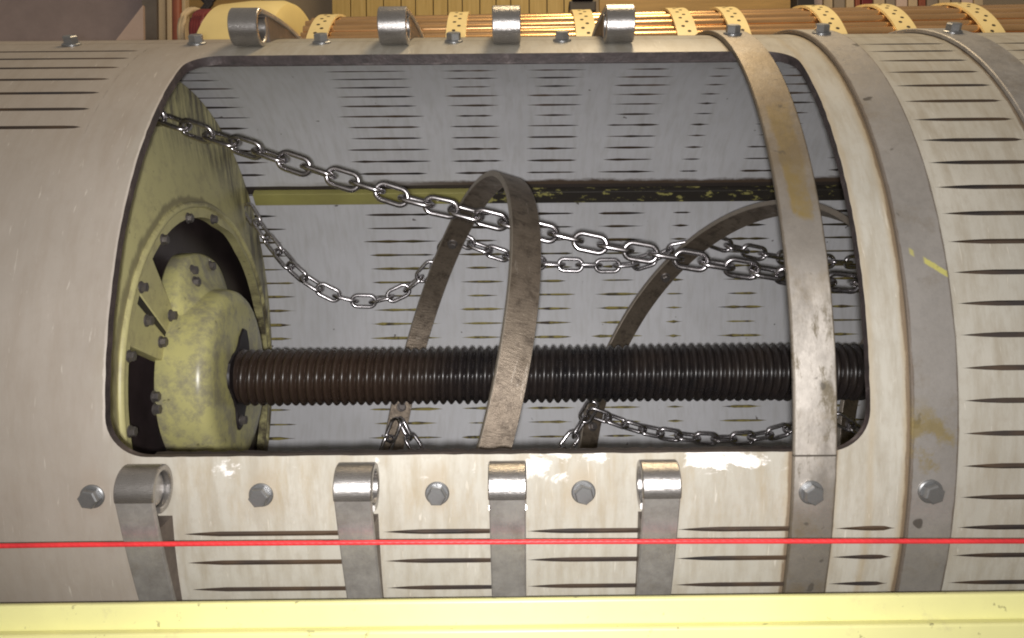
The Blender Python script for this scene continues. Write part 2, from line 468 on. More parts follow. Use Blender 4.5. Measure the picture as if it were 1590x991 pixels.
def add_plain(mb, x0, x1, d0, d1):
    nd = max(1, int(round((d1 - d0) / 3.6)))
    for k in range(nd):
        a, b = d0 + (d1 - d0) * k / nd, d0 + (d1 - d0) * (k + 1) / nd
        uv = [ring_uv(x0, a), ring_uv(x1, a), ring_uv(x1, b), ring_uv(x0, b)]
        mb.face([cyl(x0, R, a), cyl(x1, R, a), cyl(x1, R, b), cyl(x0, R, b)], 0, uv)
        mb.face([cyl(x0, RI, a), cyl(x1, RI, a), cyl(x1, RI, b), cyl(x0, RI, b)], 1, uv)


def add_slot(mb, x0, x1, d0, d1):
    """one cell with a plunge-cut slot: pointed ends, longer outside than inside"""
    mid = (d0 + d1) / 2 + random.uniform(-.06, .06)
    L = x1 - x0
    fr = [.0, .03, .06, .12, .22, .36, .5, .64, .78, .88, .94, .97, 1.0]
    def half(f, inner):
        e = .008 / L if not inner else (.0 if L < .12 else .03) + .022 / L + .01
        e = max(e, .03) if not inner else max(e + e_j / L, .06)
        if f <= e + 1e-6 or f >= 1 - e - 1e-6: return 0.0
        d = min(f - e, 1 - e - f) * L
        h = .30 if not inner else .31
        if inner: return h * min(1, d / .022) ** .55
        return h * min(1, (f - e) * L / .04) ** .75 * min(1, (1 - e - f) * L / .012)
    jit = [random.uniform(.55, 1.35) for _ in fr]
    e_j = random.uniform(-.012, .014) if L > .1 else 0
    for i in range(len(fr) - 1):
        xa, xb = x0 + L * fr[i], x0 + L * fr[i + 1]
        for r, mat, inner in ((R, 0, False), (RI, 1, True)):
            ha, hb = half(fr[i], inner), half(fr[i + 1], inner)
            if inner: ha *= jit[i]; hb *= jit[i + 1]
            for (a0, b0, a1, b1) in ((d0, d0, mid - ha, mid - hb), (mid + ha, mid + hb, d1, d1)):
                mb.face([cyl(xa, r, a0), cyl(xb, r, b0), cyl(xb, r, b1), cyl(xa, r, a1)], mat,
                        [ring_uv(xa, a0), ring_uv(xb, b0), ring_uv(xb, b1), ring_uv(xa, a1)])
        oa, ob = half(fr[i], False), half(fr[i + 1], False)
        ia, ib = half(fr[i], True) * jit[i], half(fr[i + 1], True) * jit[i + 1]
        if oa + ob + ia + ib > 0:
            for s in (-1, 1):
                mb.face([cyl(xa, R, mid + s * oa), cyl(xb, R, mid + s * ob), cyl(xb, RI, mid + s * ib), cyl(xa, RI, mid + s * ia)], 2)
            # cake of dried dirt part way through the slot, widened to stop light leaks
            rm = R - TH * .35
            ma, mb_ = (oa * .72 + ia * .4 + .004), (ob * .72 + ib * .4 + .004)
            mb.face([cyl(xa, rm, mid - ma), cyl(xb, rm, mid - mb_), cyl(xb, rm, mid + mb_), cyl(xa, rm, mid + ma)], 2)


def close_end(mb, x, d0, d1):
    n = max(1, int((d1 - d0) / 3.6))
    for k in range(n):
        a, b = d0 + (d1 - d0) * k / n, d0 + (d1 - d0) * (k + 1) / n
        mb.face([cyl(x, R, a), cyl(x, R, b), cyl(x, RI, b), cyl(x, RI, a)], 2)


def sheet(d0, d1, rows, name, hatch=False):
    """one plastic sheet between two seams"""
    mb = MB()
    edges = [d0] + rows + [d1]
    for (x0, x1, sl) in XCOLS:
        for i in range(len(edges) - 1):
            a, b = edges[i], edges[i + 1]
            if b - a < 1e-4: continue
            if hatch and a > HB - .01 and b < HT + .01 and x0 > -.576 and x1 < .4725: continue
            is_row = 0 < i < len(edges) - 2
            if sl and is_row and not (hatch and x1 < -.58 and a < 33): add_slot(mb, x0, x1, a, b)
            else: add_plain(mb, x0, x1, a, b)
    for d in (d0, d1):
        for (x0, x1, sl) in XCOLS:
            mb.face([cyl(x0, R, d), cyl(x1, R, d), cyl(x1, RI, d), cyl(x0, RI, d)], 2)
    close_end(mb, XL, d0, d1); close_end(mb, XR, d0, d1)
    if hatch:
        xl, xr, db, dt, cr = -.5056, .429, -4.75, 55.2, .05
        crd = math.degrees(cr / R)
        bl, br_ = -.575, .472
        ins, out = [], []
        rng = random.Random(3)
        def J(): return rng.uniform(-.0005, .0005)
        def side(p0, p1, q0, q1, n):
            for k in range(n):
                f = k / n
                ins.append((p0[0] + (p1[0] - p0[0]) * f + J(), p0[1] + (p1[1] - p0[1]) * f + J() * 70))
                out.append((q0[0] + (q1[0] - q0[0]) * f, q0[1] + (q1[1] - q0[1]) * f))
        def corner(cx, cd, a0, qa, qc, qb, n=10):
            for k in range(n):
                f = k / n; a = R2D(a0 + 90 * f)
                ins.append((cx + cr * math.cos(a), cd + crd * math.sin(a)))
                g = f * 2
                q = (qa, qc, g) if g < 1 else (qc, qb, g - 1)
                out.append(tuple(q[0][i] + (q[1][i] - q[0][i]) * q[2] for i in (0, 1)))
        nb = 60
        side((xl + cr, db), (xr - cr, db), (xl + cr, HB), (xr - cr, HB), nb)
        corner(xr - cr, db + crd, -90, (xr - cr, HB), (br_, HB), (br_, db + crd))
        side((xr, db + crd), (xr, dt - crd), (br_, db + crd), (br_, dt - crd), 44)
        corner(xr - cr, dt - crd, 0, (br_, dt - crd), (br_, HT), (xr - cr, HT))
        side((xr - cr, dt), (xl + cr, dt), (xr - cr, HT), (xl + cr, HT), nb)
        corner(xl + cr, dt - crd, 90, (xl + cr, HT), (bl, HT), (bl, dt - crd))
        side((xl, dt - crd), (xl, db + crd), (bl, dt - crd), (bl, db + crd), 44)
        corner(xl + cr, db + crd, 180, (bl, db + crd), (bl, HB), (xl + cr, HB))
        n = len(ins); K = 4
        for i in range(n):
            j = (i + 1) % n
            for k in range(K):
                f0, f1 = k / K, (k + 1) / K
                def P(i_, f): return (ins[i_][0] * (1 - f) + out[i_][0] * f, ins[i_][1] * (1 - f) + out[i_][1] * f)
                q = [P(i, f0), P(j, f0), P(j, f1), P(i, f1)]
                for r, mt in ((R, 0), (RI, 1)):
                    mb.face([cyl(a, r, b) for a, b in q], mt, [ring_uv(a, b) for a, b in q])
            a, b = ins[i], ins[j]
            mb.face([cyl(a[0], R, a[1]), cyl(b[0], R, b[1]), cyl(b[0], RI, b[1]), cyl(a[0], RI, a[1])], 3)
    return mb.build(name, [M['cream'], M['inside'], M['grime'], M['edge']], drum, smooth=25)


S = [-81.4, 63.49, 136.2, 208.8, 278.4]
rows = [HB - PITCH * k for k in range(18, 0, -1)] + [HB + PITCH * k for k in range(0, 22)]
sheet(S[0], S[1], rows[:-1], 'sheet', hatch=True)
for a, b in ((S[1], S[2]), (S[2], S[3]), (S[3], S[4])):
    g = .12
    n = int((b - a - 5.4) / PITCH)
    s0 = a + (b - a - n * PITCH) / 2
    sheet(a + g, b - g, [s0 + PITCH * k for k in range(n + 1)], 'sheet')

# seam bars inside the sheets
for d, hw in ((-9.1, 2.0), (S[1], 2.0), (S[2], 1.6), (S[3], 2.0), (281.4 - .6, 2.0)):
    mb = MB()
    r0, r1 = RI - .0008, RI - .021
    x0, x1 = -.668, .94
    nx = 40
    prof = [(r0, d - hw), (r0, d + hw), (r1, d + hw), (r1, d - hw)]
    rws = [[cyl(x0 + (x1 - x0) * k / nx, r, dd) for r, dd in prof] for k in range(nx + 1)]
    mb.grid(rws, 0, closed_v=True); mb.face(rws[0]); mb.face(rws[-1][::-1])
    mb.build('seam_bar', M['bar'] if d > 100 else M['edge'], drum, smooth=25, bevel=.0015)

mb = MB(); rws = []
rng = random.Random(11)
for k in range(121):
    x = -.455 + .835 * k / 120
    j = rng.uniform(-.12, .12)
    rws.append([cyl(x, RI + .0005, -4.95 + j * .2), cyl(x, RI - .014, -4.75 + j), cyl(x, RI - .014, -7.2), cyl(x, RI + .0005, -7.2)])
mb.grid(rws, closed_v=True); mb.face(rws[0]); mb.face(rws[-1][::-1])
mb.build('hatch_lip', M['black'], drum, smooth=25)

# bolts
def bolt_mesh(name, parent, hexr=.0122, washer=.0150, h=.0150):
    mb = MB()
    n = 24
    w0 = [Vector((washer * math.cos(2 * PI * k / n), washer * math.sin(2 * PI * k / n), 0)) for k in range(n)]
    w1 = [p + Vector((0, 0, .0022)) for p in w0]
    w2 = [p * .9 + Vector((0, 0, .0034)) for p in w0]
    w3 = [Vector((hexr * .8 * math.cos(2 * PI * k / n), hexr * .8 * math.sin(2 * PI * k / n), .0034)) for k in range(n)]
    mb.grid([w0, w1, w2, w3], closed_v=True)
    hx = [Vector((hexr * math.cos(PI / 3 * k + .3), hexr * math.sin(PI / 3 * k + .3), .003)) for k in range(6)]
    h1 = [p + Vector((0, 0, h - .0045)) for p in hx]
    h2 = [Vector((p.x * .86, p.y * .86, h)) for p in hx]
    mb.grid([hx, h1, h2], closed_v=True); mb.face(h2)
    return mb.build(name, M['bolt'], parent, smooth=28)


M['old_bolt'] = steel('old_dirty_bolt', (.22, .20, .19), (.12, .105, .10), .6, .45, None, (1, 1, 1), .3, src='obj').m
def normal_frame(p, nrm, spin=0.0):
    q = nrm.to_track_quat('Z', 'Y')
    return Matrix.Translation(p) @ q.to_matrix().to_4x4() @ Matrix.Rotation(spin, 4, 'Z')


def put(o, Mx):
    o.matrix_basis = Mx


def radial(d): return (cyl(0, 1, d) - cyl(0, 0, d)).normalized()


BX = [-.73, -.525, -.318, -.1015, .078]
b0 = None
for x in BX:
    for d in (-9.1, 62.6, 208.8, 281):
        if b0 is None:
            b0 = bolt_mesh('bolt', drum); o = b0
        else:
            o = dup(b0, parent=drum)
        put(o, normal_frame(cyl(x + random.uniform(-.002, .002), R, d), radial(d), random.uniform(0, 1)))

old = b0.copy(); old.data = b0.data.copy(); old.data.materials[0] = M['old_bolt']; old.name = 'bolt'
# ---- yellow end plate inside, with hub
XE = -.672
ep_pts = 96
def r_in(deg):       # edge of the dark opening; deg: 90 up, 0 far side, 180 towards the lens
    a = deg % 360
    tab = [(0, .555), (25, .46), (45, .385), (70, .335), (95, .318), (130, .312), (180, .312), (230, .315), (280, .45), (320, .555), (360, .555)]
    for (a0, r0), (a1, r1) in zip(tab, tab[1:]):
        if a0 <= a <= a1: return r0 + (r1 - r0) * (a - a0) / (a1 - a0)
mb = MB()
rws = []
for k in range(ep_pts):
    a = 360 * k / ep_pts; ri = r_in(a)
    row = []
    for f in (0, 0, .08, .16, .4, .7, 1, 1):
        r = ri + (.592 - ri) * f
        x = XE + .038 * min(1, max(0, (.575 - r) / .22)) ** 1.2
        row.append((x, r))
    row[0] = (row[0][0] - .02, row[0][1]); row[-1] = (row[-1][0] - .03, row[-1][1])
    rws.append([Vector((x, ZA + r * math.cos(R2D(a)), YA + r * math.sin(R2D(a)))) for x, r in row])
mb.grid(rws, closed_u=True)
plate = mb.build('end_plate', M['yellow'], drum, smooth=35)
mb = MB()
rw = []
for k in range(ep_pts):
    a = 360 * k / ep_pts; rm = min(r_in(a) + .026, .572)
    xr_ = XE - .003 + .038 * min(1, max(0, (.575 - rm) / .22)) ** 1.2
    rw.append([Vector((xr_ + .010 * math.sin(q), ZA + (rm + .007 * math.cos(q)) * math.cos(R2D(a)), YA + (rm + .007 * math.cos(q)) * math.sin(R2D(a)))) for q in [PI * j / 6 for j in range(7)]])
mb.grid(rw, closed_u=True)
mb.build('rim', M['yellow'], plate, smooth=60)
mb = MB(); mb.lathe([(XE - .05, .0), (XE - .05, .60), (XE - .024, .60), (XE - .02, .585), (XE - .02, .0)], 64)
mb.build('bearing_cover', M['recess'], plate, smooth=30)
# thick yellow spokes between hub and rim
def sector(a0, a1, r0, r1, x0, x1):
    mb = MB(); n = 14
    top, bot = [], []
    for k in range(n + 1):
        a = R2D(a0 + (a1 - a0) * k / n)
        for lst, x in ((top, x1), (bot, x0)):
            lst.append([Vector((x, ZA + r * math.cos(a), YA + r * math.sin(a))) for r in (r0, (r0 + r1) / 2, r1)])
    mb.grid(top); mb.grid(bot)
    for i in (0, n):
        mb.grid([top[i], bot[i]])
    for j in (0, 2):
        mb.grid([[r[j] for r in top], [r[j] for r in bot]])
    return mb
for a0, a1 in ((133, 148.3), (151.7, 166), (255, 285)):
    sector(a0, a1, .16, .33, XE + .012, XE + .034).build('spoke', M['yellow'], plate, smooth=30, bevel=.002)
sector(148.5, 151.5, .17, .318, XE + .010, XE + .0325).build('slit_shade_strip', M['black'], plate, smooth=30)  # black strip added in the slit between spokes, hiding its lit side walls
# hub
mb = MB()
mb.lathe([(XE + .018, .05), (XE + .018, .174), (XE + .021, .1785), (XE + .028, .180), (XE + .060, .179), (XE + .092, .176), (XE + .102, .173), (XE + .109, .166),
          (XE + .1135, .155), (XE + .115, .14), (XE + .115, .05)], 96)
hub = mb.build('hub', M['yellow_hub'], drum, smooth=40)
mb = MB()
n = 60; rw = []
def lug_r(a):
    if a < 72: f = (a - 14) / 58
    elif a > 106: f = (144 - a) / 38
    else: f = 1
    f = max(0, min(1, f)); f = f * f * (3 - 2 * f) * .5 + f * .5
    return .172 + .077 * f
for k in range(n + 1):
    a = 12 + 134 * k / n; q = lug_r(a); a = R2D(a); d = q - .172
    prof = [(XE + .004, .16), (XE + .004, q - .006), (XE + .010, q), (XE + .034, q), (XE + .040, q - .002), (XE + .044, q - .007), (XE + .050, .172 + d * .62), (XE + .058, .172 + d * .33), (XE + .070, .172 + d * .10), (XE + .082, .170)]
    rw.append([Vector((x, ZA + r * math.cos(a), YA + r * math.sin(a))) for x, r in prof])
mb = MB(); mb.grid(rw)
mb.build('hub_lug', M['yellow_hub'], hub, smooth=50)
# torn black collar where the sleeve meets the hub
mb = MB(); n = 60; f0, f1 = [], []
for k in range(n):
    a = 360 * k / n
    r = .062 + .040 * max(0, math.cos(R2D((a - 78) * 1.0))) ** 14 + .046 * max(0, math.cos(R2D(a - 262))) ** 22 + .018 * max(0, math.cos(R2D(a - 170))) ** 6 + random.uniform(-.002, .002)
    f0.append(Vector((XE + .1135, ZA + r * math.cos(R2D(a)), YA + r * math.sin(R2D(a)))))
    f1.append(Vector((XE + .119, ZA + r * .97 * math.cos(R2D(a)), YA + r * .97 * math.sin(R2D(a)))))
mb.grid([f0, f1], closed_v=True); mb.face(f1)
mb.build('collar', M['black'], hub, smooth=30)
for a, r, x in ((141, .197, .040), (157, .196, .034), (154, .262, .034), (186, .190, .024), (193, .190, .024), (108, .222, .046), (111, .202, .052), (84, .226, .046), (262, .085, .119), (226, .190, .024)):
    o = dup(old, parent=hub)
    o.matrix_parent_inverse = Matrix.Identity(4)
    put(o, normal_frame(Vector((XE + x, ZA + r * math.cos(R2D(a)), YA + r * math.sin(R2D(a)))), Vector((1, 0, 0)), random.uniform(0, 1)) @ Matrix.Scale(.74, 4))
for k in range(16):
    a = 12 + 22.5 * k
    if a < 75 or a > 240: continue
    o = dup(old, parent=plate)
    o.matrix_parent_inverse = Matrix.Identity(4)
    r = r_in(a) + .002
    put(o, normal_frame(Vector((XE + .038, ZA + r * math.cos(R2D(a)), YA + r * math.sin(R2D(a)))), Vector((1, 0, 0)), random.uniform(0, 1)) @ Matrix.Scale(.7, 4))
# far end plate (behind the right-hand wall)
mb = MB(); mb.lathe([(.95, .0), (.95, .6), (.975, .6), (.975, 0)], 64)
mb.build('end_plate', M['yellow'], drum, smooth=30)

# ------------------------------------------------------------------ ridged sleeve round the shaft
mb = MB()
P_, r_out, dep = .01635, .0578, .0095
x0, x1 = XE + .113, .948
n, per = 40, 10
wear = [random.uniform(0, .16) for _ in range(160)]
nx = int((x1 - x0) / P_ * per)
rws = []
for i in range(nx + 1):
    x = x0 + (x1 - x0) * i / nx
    row = []
    for k in range(n):
        a = 2 * PI * k / n
        ph = ((x / P_) + k / n) % 1.0
        w = abs(math.sin(PI * ph)) ** 1.05               # rounded crests, sharp grooves
        sag = .0012 * math.sin(x * 5)
        w *= 1 - wear[int(x / P_ + k / n + 60) % 160]
        r = r_out - dep + dep * w
        row.append(Vector((x, ZA + r * math.cos(a), YA + r * math.sin(a) + sag)))
    rws.append(row)
mb.grid(rws, closed_v=True)
sh = mb.build('ridged_shaft', M['shaft'], None, smooth=75)
tag(sh, 'dark ridged rubber sleeved shaft running along the inside of the drum', 'shaft')

# ------------------------------------------------------------------ steel straps
def strap_section(mb, frames, w, th, mat=0, along=None):
    """frames: list of (centre, outward normal); chamfered flat bar swept through them along X width"""
    c = min(.0014, th * .3)
    sec = [(-w / 2, c), (-w / 2, th - c), (-w / 2 + c, th), (w / 2 - c, th), (w / 2, th - c), (w / 2, c), (w / 2 - c, 0), (-w / 2 + c, 0)]
    sec = sec[:3] + [(-w / 2 + w * f, th) for f in (.25, .5, .75)] + sec[3:]
    rws = [[p + Vector((s[0], 0, 0)) + nrm * s[1] for s in sec] for p, nrm in frames]
    L = along or [0.02 * i for i in range(len(frames))]
    us = [s[0] for s in sec] + [sec[0][0]]
    mb.grid(rws, mat, lambda i, j: (us[j], L[i]), closed_v=True)
    mb.face(rws[0], mat); mb.face(rws[-1][::-1], mat)


def round_strap(x, w, mat, label, th=.0075, lean=0.0):
    root = empty('steel_strap', label, 'strap', 'steel straps round the drum', loc=(x, ZA, YA))
    mb = MB()
    fr, L = [], []
    for k in range(181):
        d = -100 + 359.6 * k / 180
        fr.append((cyl(x + lean * math.sin(R2D(d)), R + .0006, d), radial(d))); L.append(R * R2D(d))
    strap_section(mb, fr, w, th, 0, L)
    mb.build('band', mat, root, smooth=35)
    for d in (-9.1, 62.6):
        o = dup(b0, parent=root)
        o.matrix_parent_inverse = Matrix.Translation(-root.location)
        put(o, normal_frame(cyl(x - .004, R + th + .0004, d), radial(d), random.uniform(0, 1)))
    return root


round_strap(.3595, .053, M['strap_stained'], 'flat steel strap crossing the open hatch, tan residue on its upper half')
round_strap(.505, .057, M['strap_marked'], 'flat steel strap just right of the hatch, with a yellow paint mark')
round_strap(.72, .056, M['strap'], 'rightmost flat steel strap, round the slotted sheet beyond the yellow marked strap')


def eye_strap(x, label, w=.043, xt=None, lean=0.0, pinned=True):
    """strap whose ends curl into eyes at the lower and the upper lip of the hatch"""
    root = empty('steel_strap', label, 'strap', 'steel straps round the drum', loc=(x, ZA, YA))
    th = .0075; rc = .0215
    def path(de, dtan, s):
        out = []
        c = cyl(0, R + rc + th + .0012, de)
        nrm = radial(de); tan = (radial(de + .5 * s) - radial(de - .5 * s)).normalized()   # tan points to where the eye curls
        # leaving the sheet
        p0 = cyl(0, R + .0008, dtan); n0 = radial(dtan)
        al = -16
        a = R2D(al)
        p1 = c + rc * (math.cos(a) * nrm + math.sin(a) * tan)
        n1 = math.cos(a) * nrm + math.sin(a) * tan
        m = 10
        t0 = (radial(dtan + .5 * s) - radial(dtan - .5 * s)).normalized(); t1 = -math.sin(a) * nrm + math.cos(a) * tan
        dist = (p1 - p0).length
        for k in range(1, m):
            f = k / m
            h00, h10, h01, h11 = 2 * f**3 - 3 * f**2 + 1, f**3 - 2 * f**2 + f, -2 * f**3 + 3 * f**2, f**3 - f**2
            p = h00 * p0 + h10 * t0 * dist + h01 * p1 + h11 * t1 * dist
            nn = (n0 * (1 - f) + n1 * f)
            d_ = ((6*f*f-6*f) * p0 + (3*f*f-4*f+1) * t0 * dist + (-6*f*f+6*f) * p1 + (3*f*f-2*f) * t1 * dist).normalized()
            nn = (nn - d_ * nn.dot(d_)).normalized()
            out.append((p, nn))
        curl = []
        for k in range(0, 27):
            a = R2D(al + (292 - al) * k / 26)
            nn = math.cos(a) * nrm + math.sin(a) * tan
            curl.append((c + rc * nn, nn))
        return out, curl, c
    lo_s, lo_c, c0 = path(-7.4, -46, 1)
    up_s, up_c, c1 = path(60.2, 94, -1)
    body = [(cyl(0, R + .0008, d), radial(d)) for d in [94 + (314 - 94) * k / 120 for k in range(121)]]
    def shift(fr):
        return [(p + Vector((x + lean * (p - Vector((0, ZA, YA))).z * -1, 0, 0)), nn) for p, nn in fr]
    seq = up_s[::-1] + body + lo_s
    mb = MB(); strap_section(mb, shift([up_c[0]] + seq + [lo_c[0]]), w, th)
    mb.build('band', M['strap'], root, smooth=35)
    # solid gusset between the standing-off strap and the sheet
    for ss in (lo_s, up_s):
        mb = MB(); fr = shift(ss[1:]); rw = []
        for p, nn in fr:
            q = p - Vector((0, ZA, YA)); q.x = 0
            base = Vector((p.x, ZA, YA)) + q.normalized() * (R + .0004)
            top = p - nn * .0003
            hw = w / 2 - .0025
            rw.append([base + Vector((-hw, 0, 0)), top + Vector((-hw, 0, 0)), top + Vector((hw, 0, 0)), base + Vector((hw, 0, 0))])
        mb.grid(rw, closed_v=True); mb.face(rw[0]); mb.face(rw[-1][::-1])
        mb.build('gusset', M['gusset'], root, smooth=30)
    for cc, cen, pin in ((lo_c, c0, pinned), (up_c, c1, False)):
        mb = MB(); strap_section(mb, shift(cc), w + .002, th)
        eye = mb.build('eye', M['eye'], root, smooth=35)
        if pin:
            mb = MB(); hw = w / 2 - .004
            prof = [(-hw, 0), (-hw, .012), (-hw + .003, .0195), (hw - .003, .0195), (hw, .012), (hw - .001, .0)]
            cc0 = shift([(cen, None)])[0][0]
            mb.lathe([(cc0.x + a, r) for a, r in prof], 28, axis_y=cen.y, axis_z=cen.z)
            mb.build('pin', M['pin'], eye, smooth=30)
    return root


eye_strap(-.445, 'steel strap with curled eye ends, leftmost at the hatch lip, twisted and rubbed bright', .044, lean=-.03)
eye_strap(-.194, 'steel strap with curled eye ends, second from the left along the hatch lip')
eye_strap(-.0145, 'steel strap with curled eye ends, near the middle of the hatch lip', .0425)
eye_strap(.165, 'steel strap with curled eye ends, nearest to the strap crossing the hatch')

# ------------------------------------------------------------------ hoops hung inside
def hoop_frame(p):
    cx, cy, cz, r, a, b = p
    nn = Vector((1, b, a)).normalized()                  # blender axes: y depth, z up
    uu = (Vector((0, 0, 1)) - nn * nn.z).normalized()
    ww = nn.cross(uu)
    # same sense as the fitted circle
    return Vector((cx, cz, cy)), nn, uu, -ww, r


def hoop(p, label, bolts):
    c, nn, uu, ww, r = hoop_frame(p)
    root = empty('steel_hoop', label, 'hoop', 'flat steel hoops hung inside the drum', loc=c)
    mb = MB(); w, th = .0515, .0115
    ch = .0013
    rws = []; n = 160
    sec = [(-w / 2, -th / 2 + ch), (-w / 2, th / 2 - ch), (-w / 2 + ch, th / 2), (w / 2 - ch, th / 2), (w / 2, th / 2 - ch), (w / 2, -th / 2 + ch), (w / 2 - ch, -th / 2), (-w / 2 + ch, -th / 2)]
    for k in range(n):
        a = 2 * PI * k / n
        rad = math.sin(a) * uu + math.cos(a) * ww
        rws.append([c + rad * (r + s[1]) + nn * s[0] for s in sec])
    us = [s[0] for s in sec] + [sec[0][0]]
    mb.grid(rws, 0, lambda i, j: (us[j], 2 * PI * r * i / n), closed_u=True, closed_v=True)
    mb.build('ring', M['hoop'], root, smooth=35)
    for deg in bolts:
        a = R2D(deg); rad = math.sin(a) * uu + math.cos(a) * ww
        o = dup(old, parent=root)
        o.matrix_parent_inverse = Matrix.Translation(-c)
        put(o, normal_frame(c + rad * (r - th / 2), -rad, .3) @ Matrix.Scale(.8, 4))
    return root


H1 = (-.1531, -.1449, 1.65, .4445, -.268, .3008)
H2 = (.3992, -.1831, 1.6586, .4418, -.4322, .495)
H3 = (1.045 - .012, -.1831, 1.6586, .4418, -.4322, .495)
hoop(H1, 'tilted brown flat steel hoop near the middle of the open hatch', (-10, 50))
hoop(H2, 'tilted brown flat steel hoop arching behind the strap that crosses the hatch', (-12, 44))
hoop(H3, 'tilted flat steel hoop at the right, mostly hidden behind the hatch edge', (-12,))

# ------------------------------------------------------------------ chains
def link_mesh(pitch, wire, width):
    mb = MB()
    hl = pitch / 2 - (width / 2 - wire) + wire * .5 - wire * .25
    rc = width / 2 - wire / 2
    pts = []
    m = 10
    for k in range(m + 1):
        a = -PI / 2 + PI * k / m
        pts.append((Vector((hl + rc * math.cos(a), rc * math.sin(a), 0)), Vector((math.cos(a), math.sin(a), 0))))
    for k in range(m + 1):
        a = PI / 2 + PI * k / m
        pts.append((Vector((-hl + rc * math.cos(a), rc * math.sin(a), 0)), Vector((math.cos(a), math.sin(a), 0))))
    n = 10
    rws = [[p + wire / 2 * (math.cos(2 * PI * j / n) * o + math.sin(2 * PI * j / n) * Vector((0, 0, 1))) for j in range(n)] for p, o in pts]
    mb.grid(rws, closed_u=True, closed_v=True)
    o = mb.build('link', M['chain'], None, smooth=80)
    me = o.data
    bpy.data.objects.remove(o)
    return me


PIT, WIRE = .0447, .0091
LINK = link_mesh(PIT, WIRE, .0378)


def catmull(pts, n=12):
    out = []
    for i in range(len(pts) - 1):
        p0 = pts[max(i - 1, 0)]; p1 = pts[i]; p2 = pts[i + 1]; p3 = pts[min(i + 2, len(pts) - 1)]
        for k in range(n):
            t_ = k / n
            out.append(.5 * ((2 * p1) + (p2 - p0) * t_ + (2 * p0 - 5 * p1 + 4 * p2 - p3) * t_**2 + (3 * p1 - p0 - 3 * p2 + p3) * t_**3))
    out.append(pts[-1])
    return out


def chain(track, label, twist=.35, swing=.25, phase=0.0, parity=0):
    pts = catmull([unproject(*q) for q in track])
    root = empty('steel_chain', label, 'chain', 'steel chains slung inside the drum', loc=pts[0])
    # points one pitch apart
    st = [pts[0]]; cur = pts[0]; i = 1
    while i < len(pts):
        if (pts[i] - cur).length < PIT: i += 1; continue
        a = pts[i - 1] if (pts[i - 1] - cur).length < PIT else cur
        d = pts[i] - a
        lo, hi = 0., 1.
        for _ in range(24):
            md = (lo + hi) / 2
            if (a + d * md - cur).length < PIT: lo = md
            else: hi = md
        cur = a + d * hi; st.append(cur)
    rn = random.Random(len(track) + int(track[0][0]))
    for k in range(len(st) - 1):
        mid = (st[k] + st[k + 1]) / 2
        tx = (st[k + 1] - st[k]).normalized()
        up = Vector((0, 0, 1))
        side = tx.cross(up).normalized(); upp = side.cross(tx)
        ang = (PI / 2 if (k + parity) % 2 else 0) + twist + swing * math.sin(k * .55 + phase) + rn.uniform(-.16, .16)
        y = math.cos(ang) * upp + math.sin(ang) * side
        z = tx.cross(y)
        Mx = Matrix((tx, y, z)).transposed().to_4x4(); Mx.translation = mid
        o = bpy.data.objects.new('link', LINK); C.objects.link(o)
        o.parent = root; o.matrix_parent_inverse = Matrix.Translation(-root.location)
        o.matrix_basis = Mx
    return root


ZC = 1.43
chain([(213, 168, ZC), (262, 188, ZC), (330, 212, ZC), (385, 230, ZC), (450, 252, ZC), (520, 275, ZC), (570, 290, ZC), (640, 312, ZC), (700, 325, ZC), (765, 342, ZC), (840, 360, ZC),
       (917, 378, ZC), (995, 392, ZC), (1075, 405, ZC), (1155, 418, ZC), (1230, 430, ZC), (1320, 440, ZC), (1400, 445, ZC)],
      'longest nearest steel chain, pulled across the hatch from upper left to right', .3, .22, .4)
chain([(383, 322, 2.0), (400, 348, 2.0), (427, 385, 2.0), (462, 424, 2.0), (500, 450, 2.01), (530, 463, 2.02), (570, 469, 2.03), (610, 460, 2.03), (640, 443, 2.03), (664, 420, 2.02), (682, 397, 2.01), (704, 366, 1.98)],
      'sagging steel chain between the yellow end plate and the middle hoop', .4, .3, 0)
chain([(706, 366, 1.97), (733, 380, 1.97), (770, 393, 1.97), (810, 405, 1.97), (850, 410, 1.97), (895, 412, 1.97), (940, 413, 1.97), (985, 411, 1.97), (1012, 403, 1.97), (1035, 391, 1.96), (1068, 384, 1.95), (1103, 376, 1.93)],
      'slack steel chain joining the middle hoop to the arching hoop, behind the longest chain', .25, .25, 1)
chain([(1105, 374, 1.92), (1132, 383, 1.93), (1157, 389, 1.94), (1200, 398, 1.95), (1250, 404, 1.97), (1300, 407, 1.98), (1345, 406, 2.0), (1400, 395, 2.0), (1440, 380, 2.0)],
      'steel chain running right from the top of the arching hoop behind the strap', .3, .25, 2)
chain([(917, 640, 2.0), (945, 650, 2.0), (985, 664, 2.0), (1030, 674, 2.0), (1085, 681, 2.0), (1140, 682, 2.0), (1190, 676, 2.0), (1235, 663, 2.0), (1270, 652, 2.0), (1296, 644, 2.0)],
      'low steel chain sagging along the hatch lip right of the arching hoop', .45, .3, .5)
chain([(1298, 648, 2.0), (1325, 664, 2.0), (1362, 684, 2.0), (1410, 700, 2.0), (1460, 705, 2.0)],
      'short visible end of steel chain in the lower right corner of the hatch', .5, .25, 0)
chain([(921, 628, 2.0), (905, 655, 1.98), (886, 684, 1.97), (850, 722, 1.97), (780, 750, 1.99), (700, 742, 2.0), (655, 706, 2.0), (636, 680, 2.0), (621, 650, 2.0)],
      'low steel chain hanging from both hoops and dipping out of sight below the lip', .3, .3, 1)
chain([(616, 655, 2.0), (606, 680, 2.0), (590, 715, 2.0), (545, 760, 2.0), (480, 770, 2.0), (440, 745, 2.0)],
      'low steel chain leaving the foot of the middle hoop towards the hub', .4, .25, 1)

